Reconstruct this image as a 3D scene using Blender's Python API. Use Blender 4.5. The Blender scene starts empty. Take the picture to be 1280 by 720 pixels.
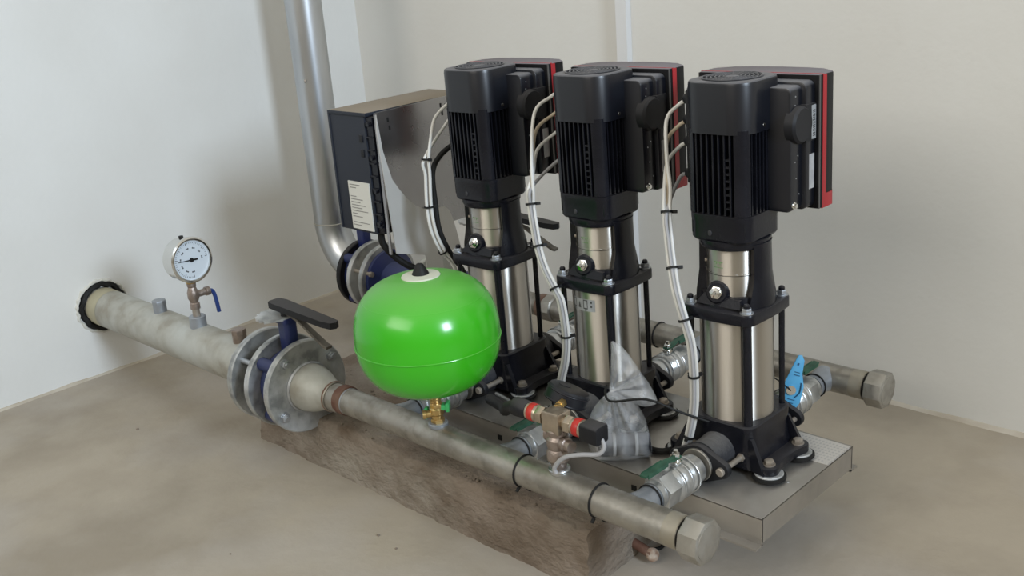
import bpy, bmesh, math, random
from mathutils import Vector, Matrix, noise
random.seed(7)
PI = math.pi
COL = bpy.context.scene.collection

# ------------------------------------------------------------------ materials
def mat(name, color=(.5, .5, .5), rough=.5, metal=0., c2=None, scale=8., c3=None, scale3=2., bump=0., bscale=40., detail=6.,
        lo=.35, hi=.65, rvar=0., coat=0., spec=None, aniso=None, stretch=None, dust=None, dust_amt=0.):
    m = bpy.data.materials.new(name); m.use_nodes = True
    nt = m.node_tree; n = nt.nodes; l = nt.links
    b = n['Principled BSDF']
    b.inputs['Base Color'].default_value = (*color, 1); b.inputs['Roughness'].default_value = rough
    b.inputs['Metallic'].default_value = metal
    if coat: b.inputs['Coat Weight'].default_value = coat; b.inputs['Coat Roughness'].default_value = .08
    if spec is not None: b.inputs['Specular IOR Level'].default_value = spec
    tc = n.new('ShaderNodeTexCoord'); mp = n.new('ShaderNodeMapping')
    l.new(tc.outputs['Object'], mp.inputs[0])
    if stretch: mp.inputs['Scale'].default_value = stretch
    def nz(sc, det=detail, lo_=lo, hi_=hi):
        t = n.new('ShaderNodeTexNoise'); t.inputs['Scale'].default_value = sc; t.inputs['Detail'].default_value = det
        l.new(mp.outputs[0], t.inputs['Vector'])
        r = n.new('ShaderNodeMapRange'); r.inputs[1].default_value = lo_; r.inputs[2].default_value = hi_
        l.new(t.outputs['Fac'], r.inputs[0]); return r.outputs[0]
    cur = None
    def mix(a, bcol, fac):
        x = n.new('ShaderNodeMix'); x.data_type = 'RGBA'
        if a is None: x.inputs[6].default_value = (*color, 1)
        else: l.new(a, x.inputs[6])
        x.inputs[7].default_value = (*bcol, 1); l.new(fac, x.inputs[0]); return x.outputs[2]
    if c2: cur = mix(cur, c2, nz(scale))
    if c3: cur = mix(cur, c3, nz(scale3, lo_=.45, hi_=.7))
    if dust:
        g = n.new('ShaderNodeNewGeometry'); sx = n.new('ShaderNodeSeparateXYZ'); l.new(g.outputs['Normal'], sx.inputs[0])
        r = n.new('ShaderNodeMapRange'); r.inputs[1].default_value = .35; r.inputs[2].default_value = 1.; r.inputs[4].default_value = dust_amt
        l.new(sx.outputs['Z'], r.inputs[0])
        cur = mix(cur, dust, r.outputs[0])
        rr = n.new('ShaderNodeMapRange'); rr.inputs[3].default_value = rough; rr.inputs[4].default_value = min(1, rough+.35)
        l.new(r.outputs[0], rr.inputs[0]); l.new(rr.outputs[0], b.inputs['Roughness'])
    if cur is not None: l.new(cur, b.inputs['Base Color'])
    if rvar:
        r = n.new('ShaderNodeMapRange'); r.inputs[3].default_value = max(.02, rough-rvar); r.inputs[4].default_value = rough+rvar
        l.new(nz(scale*2), r.inputs[0]); l.new(r.outputs[0], b.inputs['Roughness'])
    if bump:
        t = n.new('ShaderNodeTexNoise'); t.inputs['Scale'].default_value = bscale; t.inputs['Detail'].default_value = 8
        l.new(mp.outputs[0], t.inputs['Vector'])
        bp = n.new('ShaderNodeBump'); bp.inputs['Strength'].default_value = bump; bp.inputs['Distance'].default_value = .01
        l.new(t.outputs['Fac'], bp.inputs['Height']); l.new(bp.outputs[0], b.inputs['Normal'])
    return m

M = {}
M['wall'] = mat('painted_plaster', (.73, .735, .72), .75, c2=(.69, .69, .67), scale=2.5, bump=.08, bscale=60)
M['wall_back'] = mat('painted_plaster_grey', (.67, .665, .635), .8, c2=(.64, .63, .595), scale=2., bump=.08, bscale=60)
M['floor'] = mat('concrete_floor', (.385, .335, .265), .6, c2=(.30, .26, .205), scale=2.6, c3=(.43, .40, .37), scale3=1.6, bump=.2, bscale=30, rvar=.12, lo=.4, hi=.62)
M['mortar'] = mat('dusty_mortar_bead', (.52, .48, .41), .9, c2=(.42, .37, .30), scale=12)
M['plinth'] = mat('rough_concrete', (.24, .195, .155), .92, c2=(.135, .10, .07), scale=9, c3=(.30, .27, .225), scale3=5, bump=1., bscale=60, hi=.65, stretch=(.9, .9, 1.5))
M['plinth_top'] = mat('dusty_cement', (.27, .225, .18), .95, c2=(.19, .15, .115), scale=14, bump=.8, bscale=60)
M['galv'] = mat('galvanised_bright', (.56, .58, .60), .24, 1., c2=(.48, .50, .52), scale=16, c3=(.60, .61, .62), scale3=5, stretch=(1, 1, .3))
M['galv'].node_tree.nodes['Principled BSDF'].inputs['Roughness'].default_value = .34
M['galv_dull'] = mat('galvanised_dull', (.34, .32, .285), .42, .75, c2=(.235, .22, .19), scale=26, lo=.42, hi=.6, c3=(.41, .395, .36), scale3=9, bump=.08, bscale=60, rvar=.1)
M['galv_light'] = mat('galvanised_chalky', (.45, .45, .41), .58, .35, c2=(.33, .315, .27), scale=22, lo=.38, hi=.66, c3=(.50, .52, .50), scale3=8, bump=.12, bscale=50)
M['galv_blue'] = mat('galvanised_cap', (.36, .39, .43), .4, .6, c2=(.28, .30, .33), scale=20, bump=.1)
M['valve_metal'] = mat('zinc_valve', (.62, .63, .63), .32, .85, c2=(.45, .46, .46), scale=30, bump=.1, bscale=90)
M['flange'] = mat('zinc_flange', (.44, .45, .44), .45, .6, c2=(.27, .28, .28), scale=30, c3=(.62, .64, .66), scale3=13, lo=.42, hi=.6, bump=.12, bscale=60)
M['steel'] = mat('brushed_stainless', (.60, .57, .53), .17, 1., c2=(.53, .50, .45), scale=7, stretch=(1, 1, .08), detail=3)
def anisotropic(m, rough, an, rot):
    n = m.node_tree.nodes; b = n['Principled BSDF']; tg = n.new('ShaderNodeTangent'); tg.direction_type = 'RADIAL'; tg.axis = 'Z'
    m.node_tree.links.new(tg.outputs[0], b.inputs['Tangent'])
    b.inputs['Roughness'].default_value = rough; b.inputs['Anisotropic'].default_value = an; b.inputs['Anisotropic Rotation'].default_value = rot
anisotropic(M['steel'], .38, 1.0, .25)
M['sheet'] = mat('sheet_steel', (.42, .41, .41), .28, 1., c2=(.34, .33, .34), scale=4, rvar=.06)
M['sheet_matte'] = mat('sheet_steel_matte', (.58, .57, .55), .5, .35, c2=(.50, .49, .47), scale=5)
M['frame'] = mat('frame_stainless', (.43, .41, .385), .36, .8, c2=(.34, .325, .30), scale=9, c3=(.47, .45, .42), scale3=3, rvar=.08, bump=.05)
M['black'] = mat('black_enamel', (.005, .0055, .009), .27, c2=(.009, .0095, .014), scale=22, dust=(.06, .057, .06), dust_amt=.35, bump=.05, bscale=160, spec=.32)
M['black_smooth'] = mat('black_plastic', (.004, .005, .009), .34, dust=(.17, .17, .185), dust_amt=.85, spec=.6)
M['black_matte'] = mat('black_matte', (.009, .0095, .012), .5, dust=(.09, .085, .085), dust_amt=.5, spec=.3)
M['gauge_black'] = mat('black_gauge_paint', (.010, .011, .015), .35, spec=.4)
M['port'] = mat('dusty_casting', (.035, .036, .042), .6, c2=(.02, .02, .024), scale=30, dust=(.14, .135, .13), dust_amt=.7, bump=.3, bscale=120)
M['rubber'] = mat('black_rubber', (.008, .008, .008), .6, spec=.3)
M['grille'] = mat('dark_grille', (.02, .022, .03), .5)
M['cover'] = mat('drive_cover', (.007, .007, .008), .4, dust=(.22, .205, .225), dust_amt=.95, spec=.12)
M['red'] = mat('red_band', (.34, .004, .012), .4)
M['red_tape'] = mat('red_tape', (.44, .022, .016), .4)
M['grey_line'] = mat('grey_seam', (.08, .078, .076), .5)
M['box'] = mat('box_plastic', (.017, .021, .032), .5, spec=.35, dust=(.25, .215, .17), dust_amt=.97)
M['green'] = mat('green_enamel', (.038, .41, .010), .2, c2=(.045, .43, .014), scale=6, coat=.15, dust=(.17, .37, .10), dust_amt=.5)
M['pale'] = mat('pale_sticker', (.55, .57, .47), .6)
M['grey_label'] = mat('grey_label', (.33, .34, .35), .5, c2=(.26, .27, .28), scale=60)
M['white_label'] = mat('white_label', (.60, .60, .56), .6)
M['ink'] = mat('label_ink', (.05, .05, .05), .6)
M['blue'] = mat('blue_enamel', (.010, .018, .105), .42, c2=(.014, .024, .085), scale=14, dust=(.06, .07, .14), dust_amt=.5)
M['blue_handle'] = mat('blue_handle', (.02, .05, .20), .4)
M['lightblue'] = mat('light_blue_tag', (.08, .36, .66), .45, c2=(.10, .42, .70), scale=50)
M['lever_green'] = mat('green_lever', (.012, .06, .035), .5, c2=(.03, .10, .06), scale=40)
M['bright_green'] = mat('green_fitting', (.05, .42, .12), .45)
M['brass'] = mat('brass', (.60, .42, .17), .32, .9, c2=(.45, .30, .12), scale=30)
M['nickel'] = mat('nickel_brass', (.55, .47, .37), .3, .9, c2=(.42, .35, .28), scale=40)
M['bronze'] = mat('bronze_body', (.36, .30, .265), .38, .75, c2=(.26, .21, .18), scale=40, bump=.2, bscale=120)
M['chrome'] = mat('chrome', (.72, .72, .70), .14, 1.)
M['bolt'] = mat('zinc_bolt', (.50, .52, .55), .36, .8, c2=(.38, .40, .42), scale=60)
M['bolt_dirty'] = mat('dirty_bolt', (.40, .36, .31), .5, .6, c2=(.30, .26, .22), scale=60)
M['dark_bar'] = mat('tarnished_bar', (.16, .145, .12), .5, .5, c2=(.10, .09, .075), scale=40)
M['rust'] = mat('rusty_collar', (.115, .05, .034), .7, .1, c2=(.20, .13, .095), scale=24, bump=.3)
M['yellow'] = mat('yellowed_thread_sealant', (.36, .33, .265), .5, .5, c2=(.31, .285, .235), scale=30)
M['cable_white'] = mat('white_cable', (.62, .62, .60), .45, dust=(.5, .47, .42), dust_amt=.5)
M['cable_grey'] = mat('grey_cable', (.34, .34, .35), .45)
M['cable_tan'] = mat('tan_cable', (.46, .39, .29), .5)
M['conduit'] = mat('white_trunking', (.70, .71, .72), .5)
M['dial'] = mat('dial_white', (.62, .68, .74), .4)
M['green_mark'] = mat('green_stamp', (.16, .28, .12), .5)

def plastic_film():
    m = bpy.data.materials.new('clear_plastic_film'); m.use_nodes = True
    nt = m.node_tree; n = nt.nodes; l = nt.links
    b = n['Principled BSDF']; b.inputs['Base Color'].default_value = (.80, .81, .82, 1); b.inputs['Roughness'].default_value = .16
    tr = n.new('ShaderNodeBsdfTransparent'); mx = n.new('ShaderNodeMixShader')
    tc = n.new('ShaderNodeTexCoord'); t = n.new('ShaderNodeTexNoise'); t.inputs['Scale'].default_value = 15; t.inputs['Detail'].default_value = 2
    t.inputs['Distortion'].default_value = 1.2
    l.new(tc.outputs['Object'], t.inputs['Vector'])
    r = n.new('ShaderNodeMapRange'); r.inputs[1].default_value = .34; r.inputs[2].default_value = .70; r.inputs[3].default_value = .10; r.inputs[4].default_value = .36
    l.new(t.outputs['Fac'], r.inputs[0]); l.new(r.outputs[0], mx.inputs[0])
    l.new(tr.outputs[0], mx.inputs[1]); l.new(b.outputs[0], mx.inputs[2])
    bp = n.new('ShaderNodeBump'); bp.inputs['Strength'].default_value = .6; bp.inputs['Distance'].default_value = .02
    l.new(t.outputs['Fac'], bp.inputs['Height']); l.new(bp.outputs[0], b.inputs['Normal'])
    l.new(mx.outputs[0], n['Material Output'].inputs[0]); return m
M['film'] = plastic_film()

# ------------------------------------------------------------------ mesh helpers
def T(x, y, z): return Matrix.Translation((x, y, z))
def Rm(a, ax): return Matrix.Rotation(a, 4, ax)
AX = {'x': Rm(PI/2, 'Y'), 'y': Rm(-PI/2, 'X'), 'z': Matrix.Identity(4), '-x': Rm(-PI/2, 'Y'), '-y': Rm(PI/2, 'X'), '-z': Rm(PI, 'X')}

def rsq(hx, hy, r, k=6, p=(0, 0)):
    pts = []
    for i, (sx, sy) in enumerate([(1, 1), (-1, 1), (-1, -1), (1, -1)]):
        for j in range(k+1):
            a = (i + j/k)*PI/2
            pts.append((p[0]+sx*(hx-r)+r*math.cos(a), p[1]+sy*(hy-r)+r*math.sin(a)))
    return pts

class MB:
    def __init__(s): s.bm = bmesh.new()
    def _x(s, vs, mx):
        if mx is not None: bmesh.ops.transform(s.bm, matrix=mx, verts=vs)
    def loft(s, rings, mx=None, cap=True, close=True):
        vs = [[s.bm.verts.new(p) for p in r] for r in rings]
        n = len(rings[0])
        for a, b in zip(vs, vs[1:]):
            for i in range(n if close else n-1):
                j = (i+1) % n
                try: s.bm.faces.new((a[i], a[j], b[j], b[i]))
                except ValueError: pass
        if cap:
            try: s.bm.faces.new(vs[0][::-1])
            except ValueError: pass
            try: s.bm.faces.new(vs[-1])
            except ValueError: pass
        s._x([v for r in vs for v in r], mx); return s
    def prism(s, pts, z0, z1, mx=None, bev=0.):
        if bev:
            cx = sum(p[0] for p in pts)/len(pts); cy = sum(p[1] for p in pts)/len(pts)
            w = max(abs(p[0]-cx) for p in pts); h = max(abs(p[1]-cy) for p in pts)
            def sc(d): return [(cx+(x-cx)*(1-d/w), cy+(y-cy)*(1-d/h)) for x, y in pts]
            i = sc(bev); mid = sc(bev*.3)
            return s.loft([[(x, y, z0) for x, y in i], [(x, y, z0+bev*.3) for x, y in mid], [(x, y, z0+bev) for x, y in pts],
                           [(x, y, z1-bev) for x, y in pts], [(x, y, z1-bev*.3) for x, y in mid], [(x, y, z1) for x, y in i]], mx)
        return s.loft([[(x, y, z0) for x, y in pts], [(x, y, z1) for x, y in pts]], mx)
    def box(s, x0, x1, y0, y1, z0, z1, mx=None, bev=0.):
        return s.prism([(x1, y1), (x0, y1), (x0, y0), (x1, y0)], z0, z1, mx, bev)
    def lathe(s, prof, seg=32, mx=None, cap=True, a0=0, a1=2*PI):
        full = abs(a1-a0-2*PI) < 1e-6
        n = seg if full else seg+1
        rings = [[(max(r, 1e-5)*math.cos(a0+(a1-a0)*i/seg), max(r, 1e-5)*math.sin(a0+(a1-a0)*i/seg), z) for i in range(n)] for r, z in prof]
        return s.loft(rings, mx, cap and full, full)
    def cyl(s, r, z0, z1, mx=None, seg=24, bev=0.):
        if bev: return s.lathe([(r-bev, z0), (r, z0+bev), (r, z1-bev), (r-bev, z1)], seg, mx)
        return s.lathe([(r, z0), (r, z1)], seg, mx)
    def hexa(s, r, z0, z1, mx=None, n=6, bev=.0, rot=0.):
        pts = [(r*math.cos(rot+i*2*PI/n), r*math.sin(rot+i*2*PI/n)) for i in range(n)]
        return s.prism(pts, z0, z1, mx, bev)
    def torus(s, R, r, mx=None, seg=36, k=8):
        base = []
        for i in range(seg):
            a = 2*PI*i/seg
            base.append([((R+r*math.cos(2*PI*j/k))*math.cos(a), (R+r*math.cos(2*PI*j/k))*math.sin(a), r*math.sin(2*PI*j/k)) for j in range(k)])
        base.append(base[0])
        return s.loft(base, mx, cap=False)
    def tube(s, pts, r, seg=10, mx=None, sub=6, taper=None):
        P = [Vector(p) for p in pts]
        if len(P) > 2 and sub > 1:
            Q = []
            for i in range(len(P)-1):
                p0 = P[max(i-1, 0)]; p1 = P[i]; p2 = P[i+1]; p3 = P[min(i+2, len(P)-1)]
                for k in range(sub):
                    t = k/sub
                    Q.append(.5*((2*p1)+(-p0+p2)*t+(2*p0-5*p1+4*p2-p3)*t*t+(-p0+3*p1-3*p2+p3)*t**3))
            Q.append(P[-1]); P = Q
        rings = []; up = None
        for i, p in enumerate(P):
            d = (P[min(i+1, len(P)-1)]-P[max(i-1, 0)]).normalized()
            if up is None: up = d.orthogonal().normalized()
            up = (up-d*up.dot(d)).normalized(); w = d.cross(up)
            rr = r if taper is None else r*(1+(taper-1)*i/(len(P)-1))
            rings.append([tuple(p+(up*math.cos(2*PI*j/seg)+w*math.sin(2*PI*j/seg))*rr) for j in range(seg)])
        return s.loft(rings, mx)
    def build(s, name, m, parent=None, ang=32, loc=None, smooth=True):
        bmesh.ops.remove_doubles(s.bm, verts=s.bm.verts, dist=1e-6)
        bmesh.ops.recalc_face_normals(s.bm, faces=s.bm.faces)
        for f in s.bm.faces: f.smooth = smooth
        for e in s.bm.edges:
            if len(e.link_faces) == 2 and e.calc_face_angle(0) > math.radians(ang): e.smooth = False
        me = bpy.data.meshes.new(name); s.bm.to_mesh(me); s.bm.free()
        me.materials.append(m)
        o = bpy.data.objects.new(name, me); COL.objects.link(o)
        if parent is not None: o.parent = parent
        if loc: o.location = loc
        return o

def thing(name, label, cat, loc=(0, 0, 0), rot=(0, 0, 0), group=None):
    o = bpy.data.objects.new(name, None); COL.objects.link(o)
    o.empty_display_size = .05; o.location = loc; o.rotation_euler = rot
    return tag(o, label, cat, group)
def tag(o, label, cat, group=None):
    o['label'] = label; o['category'] = cat
    if group: o['group'] = group
    return o
def struct(o): o['kind'] = 'structure'; return o
def dup(root, label, loc):
    r = root.copy(); COL.objects.link(r); r.location = loc; r['label'] = label
    for ch in list(root.children):
        c = ch.copy(); COL.objects.link(c); c.parent = r
        for g in list(ch.children):
            d = g.copy(); COL.objects.link(d); d.parent = c
    return r

# ------------------------------------------------------------------ key measures (metres; z=0 is the top of the steel base frame)
FL = -.185; WX = -2.015; WY = .744
ZM = .034; YF = -.349; YB = .362
PX = [-.64, -.32, 0.]

# ------------------------------------------------------------------ room
struct(MB().box(WX-.1, 5.5, -5, WY+.1, FL-.06, FL).build('floor', M['floor']))
wl = struct(MB().box(WX-.12, WX, -5, WY+.1, FL, 3.0).build('wall_left', M['wall']))
wb = struct(MB().box(WX, 5.5, WY, WY+.12, FL, 3.0).build('wall_back', M['wall_back']))
# ragged mortar bead where the back wall meets the floor
b = MB(); n = 90; rings = []
for i in range(n):
    x = WX+.02+(3.6)*i/(n-1); h = .006+.007*noise.noise((x*9, 1, 2)); d = .008+.012*abs(noise.noise((x*7, 5, 2)))
    rings.append([(x, WY+.004, FL-.004), (x, WY+.004, FL+abs(h)+.004), (x, WY-d*.5, FL+abs(h)*.7+.002), (x, WY-d-.004, FL-.004)])
struct(b.loft(rings).build('trim_1', M['mortar']))
b = MB(); rings = []
for i in range(n):
    y = -2.2+(WY-.02+2.2)*i/(n-1); h = .005+.006*noise.noise((y*9, 1, 7)); d = .006+.010*abs(noise.noise((y*7, 5, 9)))
    rings.append([(WX-.004, y, FL-.004), (WX-.004, y, FL+abs(h)+.003), (WX+d*.5, y, FL+abs(h)*.7+.002), (WX+d+.003, y, FL-.004)])
struct(b.loft(rings).build('trim_2', M['mortar']))
o = MB().box(-.026, .010, -.022, .004, FL-WY*0+.002, 3.0, bev=.002).build('cable_trunking', M['conduit'], loc=(-.815, WY, 0))
tag(o, 'narrow white vertical cable trunking running up the back wall', 'trunking')

# ------------------------------------------------------------------ concrete plinth
def plinth():
    b = MB()
    xs = [-1.22+(1.10)*i/110 for i in range(111)]
    bm = b.bm
    x0, x1, y0, y1 = -1.22, -.118, -.335, .16
    z0, z1 = FL-.004, -.058
    nx, ny, nz_ = 120, 46, 16
    def P(x, y, z):
        # round the rear right corner, roughen the faces
        v = Vector((x, y, z))
        if x > x1-.22 and y > y0+.12:
            t = (y-(y0+.12))/(y1-y0-.12); v.x -= .16*t*t*((x-(x1-.22))/.22)
        nn = noise.noise(v*12)*.005+noise.noise(v*40)*.0045+noise.noise(v*95)*.003
        return v, nn
    grid = {}
    def vert(k, pos):
        if k not in grid: grid[k] = bm.verts.new(pos)
        return grid[k]
    def pt(i, j, k):
        x = x0+(x1-x0)*i/nx; y = y0+(y1-y0)*j/ny; z = z0+(z1-z0)*k/nz_
        v, nn = P(x, y, z)
        if j == 0: v.y += nn-.004-.012*(1-k/nz_)+.006
        if i == nx: v.x += nn*.7
        if k == nz_: v.z += nn*.32-.002
        # worn front top edge
        e = max(0, 1-(j/ny)/.05) * max(0, 1-(1-k/nz_)/.12)
        if e > 0: v.z -= e*(.002+.009*abs(noise.noise(Vector((x*26, 3, 1))))); v.y += e*.003
        return v
    def quad(a):
        bm.faces.new([vert(k, pt(*k)) for k in a])
    for i in range(nx):
        for j in range(ny): quad([(i, j, nz_), (i+1, j, nz_), (i+1, j+1, nz_), (i, j+1, nz_)])
        for k in range(nz_): quad([(i, 0, k), (i+1, 0, k), (i+1, 0, k+1), (i, 0, k+1)]); quad([(i, ny, k), (i, ny, k+1), (i+1, ny, k+1), (i+1, ny, k)])
    for j in range(ny):
        for k in range(nz_): quad([(nx, j, k), (nx, j+1, k), (nx, j+1, k+1), (nx, j, k+1)]); quad([(0, j, k), (0, j, k+1), (0, j+1, k+1), (0, j+1, k)])
    o = b.build('concrete_plinth', M['plinth'], ang=60)
    return tag(o, 'rough brown concrete plinth under the steel pump frame', 'plinth')
plinth()

# small crumbs of mortar on the plinth and on the floor
def crumb(x, y, z, s, name='mortar_crumb', m='plinth_top'):
    b = MB(); bmesh.ops.create_icosphere(b.bm, subdivisions=1, radius=s)
    for v in b.bm.verts: v.co *= 1+.5*noise.noise(v.co*90+Vector((x*9, y*9, 0))); v.co.z *= .7
    o = b.build(name, M[m], loc=(x, y, z+s*.4), ang=80)
    return o
crumbs = []
for i in range(46):
    x = random.uniform(-.98, -.16) if i > 22 else random.uniform(-1.15, -.84); y = random.uniform(-.325, -.215) if i > 22 else random.uniform(-.31, .08)
    s = random.uniform(.002, .0048)
    if i > 22: y = min(y, -.235)
    o = crumb(x, y, -.060, s)
    tag(o, 'tiny dark mortar crumb lying on the concrete plinth', 'crumb', 'mortar crumbs on the plinth')
for x, y, s in [(-.60, -.46, .004), (-.53, -.47, .0025), (-.8, -.7, .003), (-1.55, -.52, .004), (-.45, -.62, .003), (-1.3, .2, .004), (-1.4, .35, .004)]:
    o = crumb(x, y, FL, s)
    tag(o, 'tiny dark mortar crumb lying on the concrete floor', 'crumb', 'mortar crumbs on the floor')

# ------------------------------------------------------------------ steel base frame
fr = thing('base_frame', 'folded stainless steel base frame carrying the three black pumps', 'frame')
FX0, FX1, FY0, FY1 = -.80, .164, -.185, .156
b = MB()
t = .004
b.box(FX0, FX1, FY0, FY1, -t, 0, bev=.0012)
b.build('top_plate', M['frame'], fr)
for y0, y1, ly in ((FY0, FY0+t, -1), (FY1-t, FY1, 1)):
    b = MB(); b.box(FX0, FX1, y0, y1, -.056, -.0005)
    if ly < 0: b.box(FX0, FX1, FY0-.020, FY0+t, -.0575, -.0535)
    else: b.box(FX0, FX1, FY1-t, FY1+.022, -.0575, -.0535)
    b.build('side_rail', M['frame'], fr)
MB().box(FX1-t, FX1, FY0+.0015, FY1-.0015, -.050, -.0005).build('end_plate', M['frame'], fr)
for x, z in ((-.488, -.033), (-.12, -.034)):
    b = MB(); b.box(x-.006, x+.006, FY0-.0012, FY0+.001, z-.006, z+.006); b.build('punched_hole', M['rubber'], fr)
b = MB()
for ix in range(15):
    for iy in range(8):
        x = .055+ix*.0075; y = .062+iy*.0105
        b.box(x, x+.004, y, y+.0055, -.001, .0009)
lab = b.build('printed_dots', M['grille'], fr)
lab.data.materials[0] = mat('grey_print', (.38, .37, .355), .6)
MB().box(.048, .162, .056, .150, -.001, .0006).build('sticker', mat('worn_sticker', (.52, .50, .47), .5, .3), fr)
b = MB()
b.lathe([(.003, 0), (.0025, .0012), (.0001, .002)], 10, T(.135, -.045, 0))
b.build('rivet', M['bolt'], fr)

# ------------------------------------------------------------------ booster pump
def bolt_at(b, x, y, z, r=.0085, h=.007, rod=.004, mx=None):
    m_ = T(x, y, z) if mx is None else mx @ T(x, y, z)
    b.cyl(r*1.35, 0, .0018, m_, 16); b.hexa(r, .0018, .0018+h, m_, bev=.001)
    if rod: b.cyl(r*.5, .0018+h, .0018+h+rod, m_, 10)

def make_pump():
    p = thing('booster_pump', '', 'pump', (0, 0, 0), (0, 0, 0), 'vertical booster pumps')
    # base casting
    b = MB()
    secs = [(.012, .084, .073, .02), (.026, .083, .073, .02), (.040, .078, .073, .022), (.070, .075, .073, .024), (.084, .076, .076, .022), (.098, .0765, .0765, .022), (.101, .074, .074, .022)]
    b.loft([[(x, y, z) for x, y in rsq(hx, hy, r)] for z, hx, hy, r in secs])
    for sx in (-1, 1):
        for sy in (-1, 1):   # corner ribs
            mx = T(sx*.070, sy*.066, 0) @ Rm(math.atan2(sy*.2, sx), 'Z')
            b.loft([[(-.01, -.005, .012), (.034, -.005, .012), (.034, .005, .012), (-.01, .005, .012)],
                    [(-.01, -.005, .03), (.026, -.005, .03), (.026, .005, .03), (-.01, .005, .03)],
                    [(-.012, -.004, .076), (.004, -.004, .076), (.004, .004, .076), (-.012, .004, .076)]], mx)
    b.build('base_casting', M['black'], p)
    # foot bars, pads
    for sx in (-1, 1):
        b = MB()
        pts = []
        for i in range(13):
            a = -PI/2+PI*i/12*.5
            pts.append((.100+.0195*math.cos(a), -.056+.0195*math.sin(a)))
        pts += [(.1135, -.030), (.1115, -.012), (.1115, .012), (.1135, .030)]
        for i in range(13):
            a = PI*i/12*.5
            pts.append((.100+.0195*math.cos(a), .056+.0195*math.sin(a)))
        pts += [(.068, .070), (.068, -.070)]
        pts = [(sx*x, y) for x, y in pts]
        if sx < 0: pts = pts[::-1]
        b.prism(pts, .011, .027, bev=.003)
        f = b.build('foot', M['black'], p)
        for sy in (-1, 1):
            b = MB(); b.cyl(.012, .0265, .029, T(sx*.1005, sy*.0535, 0), 20); b.hexa(.0095, .029, .037, T(sx*.1005, sy*.0535, 0), bev=.0015, rot=.4)
            b.build('foot_bolt', M['bolt_dirty'], f)
    for sx in (-1, 1):
        for sy in (-1, 1):
            b = MB(); b.lathe([(.030, 0), (.0325, .002), (.0325, .006), (.029, .0075)], 30, T(sx*.1, sy*.0535, 0))
            q = b.build('rubber_pad', M['rubber'], p)
            b = MB(); b.cyl(.0275, .0072, .0112, T(sx*.1, sy*.0535, 0), 30, .001); b.build('washer', M['flange'], q)
    # ports
    for sy in (-1, 1):
        b = MB(); mx = T(0, sy*.05, ZM+.002) @ AX['y' if sy > 0 else '-y']
        b.lathe([(.041, 0), (.039, .03), (.0375, .045), (.0375, .074), (.040, .078)], 32, mx)
        q = b.build('port', M['port'], p)
        b = MB(); my = T(0, sy*.127, ZM+.002) @ AX['y' if sy > 0 else '-y']
        pts = []
        for i in range(40):
            a = 2*PI*i/40
            ex, ey = .038*math.cos(a), .038*math.sin(a)
            # hull of circle r.038 and ear circles r.016 at +-.05
            best = max([(.038, 0., 0.), (.017, .050, 0.), (.017, -.050, 0.)], key=lambda c: c[1]*math.cos(a)+c[0])
            pts.append((best[1]+best[0]*math.cos(a), best[0]*math.sin(a)))
        b.prism(pts, 0, .014, my, bev=.0025)
        b.build('port_flange', M['black_matte'], q)
        for sx in (-1, 1):
            b = MB(); mz = T(sx*.052, sy*.136, ZM+.002) @ AX['y' if sy > 0 else '-y']
            b.cyl(.0055, -.066, .004, mz, 12); b.cyl(.0085, .004, .013, mz, 16, .002)
            b.hexa(.0085, -.066, -.059, mz); b.build('port_bolt', M['bolt_dirty'], q)
        b = MB(); mz = T(0, sy*.141, ZM+.002) @ AX['y' if sy > 0 else '-y']
        b.cyl(.033, 0, .006, mz, 32, .001); b.build('gasket_ring', M['galv_dull'], q)
    # sleeve
    MB().lathe([(.0665, .092), (.0695, .096), (.0695, .306)], 64).build('sleeve', M['steel'], p)
    for sx in (-1, 1):
        for sy in (-1, 1):
            b = MB(); b.cyl(.0058 if not (sx > 0 and sy < 0) else .0085, .088, .306, T(sx*.0612, sy*.0612, 0), 14)
            b.build('tie_rod', M['black'], p)
    # head flange
    b = MB()
    pts = []
    for x, y in rsq(.0765, .0765, .019, 8):
        pts.append((x, y))
    def bulge(pts, d):
        out = []
        N = 10
        for i in range(len(pts)):
            a, c = pts[i], pts[(i+1) % len(pts)]
            out.append(a)
            L = math.hypot(c[0]-a[0], c[1]-a[1])
            if L > .03:
                nx, ny = (c[1]-a[1])/L, -(c[0]-a[0])/L
                for k in range(1, N):
                    t_ = k/N; w = math.sin(PI*t_)*d
                    out.append((a[0]+(c[0]-a[0])*t_+nx*w, a[1]+(c[1]-a[1])*t_+ny*w))
        return out
    pts = bulge(pts, .003)
    b.prism(pts, .302, .325, bev=.003)
    b.lathe([(.068, .322), (.066, .332), (.060, .336)], 40)
    hf = b.build('head_flange', M['black'], p)
    for sx in (-1, 1):
        for sy in (-1, 1):
            b = MB(); bolt_at(b, sx*.0612, sy*.0612, .325, .0095, .0085, 0)
            n_ = b.build('flange_nut', M['bolt'], p)
            b = MB(); b.lathe([(.006, .334), (.006, .340), (.004, .3425)], 12, T(sx*.0612, sy*.0612, 0)); b.build('stud_end', M['black'], n_)
    # motor stool with two side columns
    b = MB()
    b.lathe([(.050, .436), (.0625, .436), (.0665, .443), (.0665, .452), (.050, .452)], 48, cap=False)
    b.lathe([(.048, .330), (.066, .330), (.063, .346), (.048, .346)], 48, cap=False)
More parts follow.
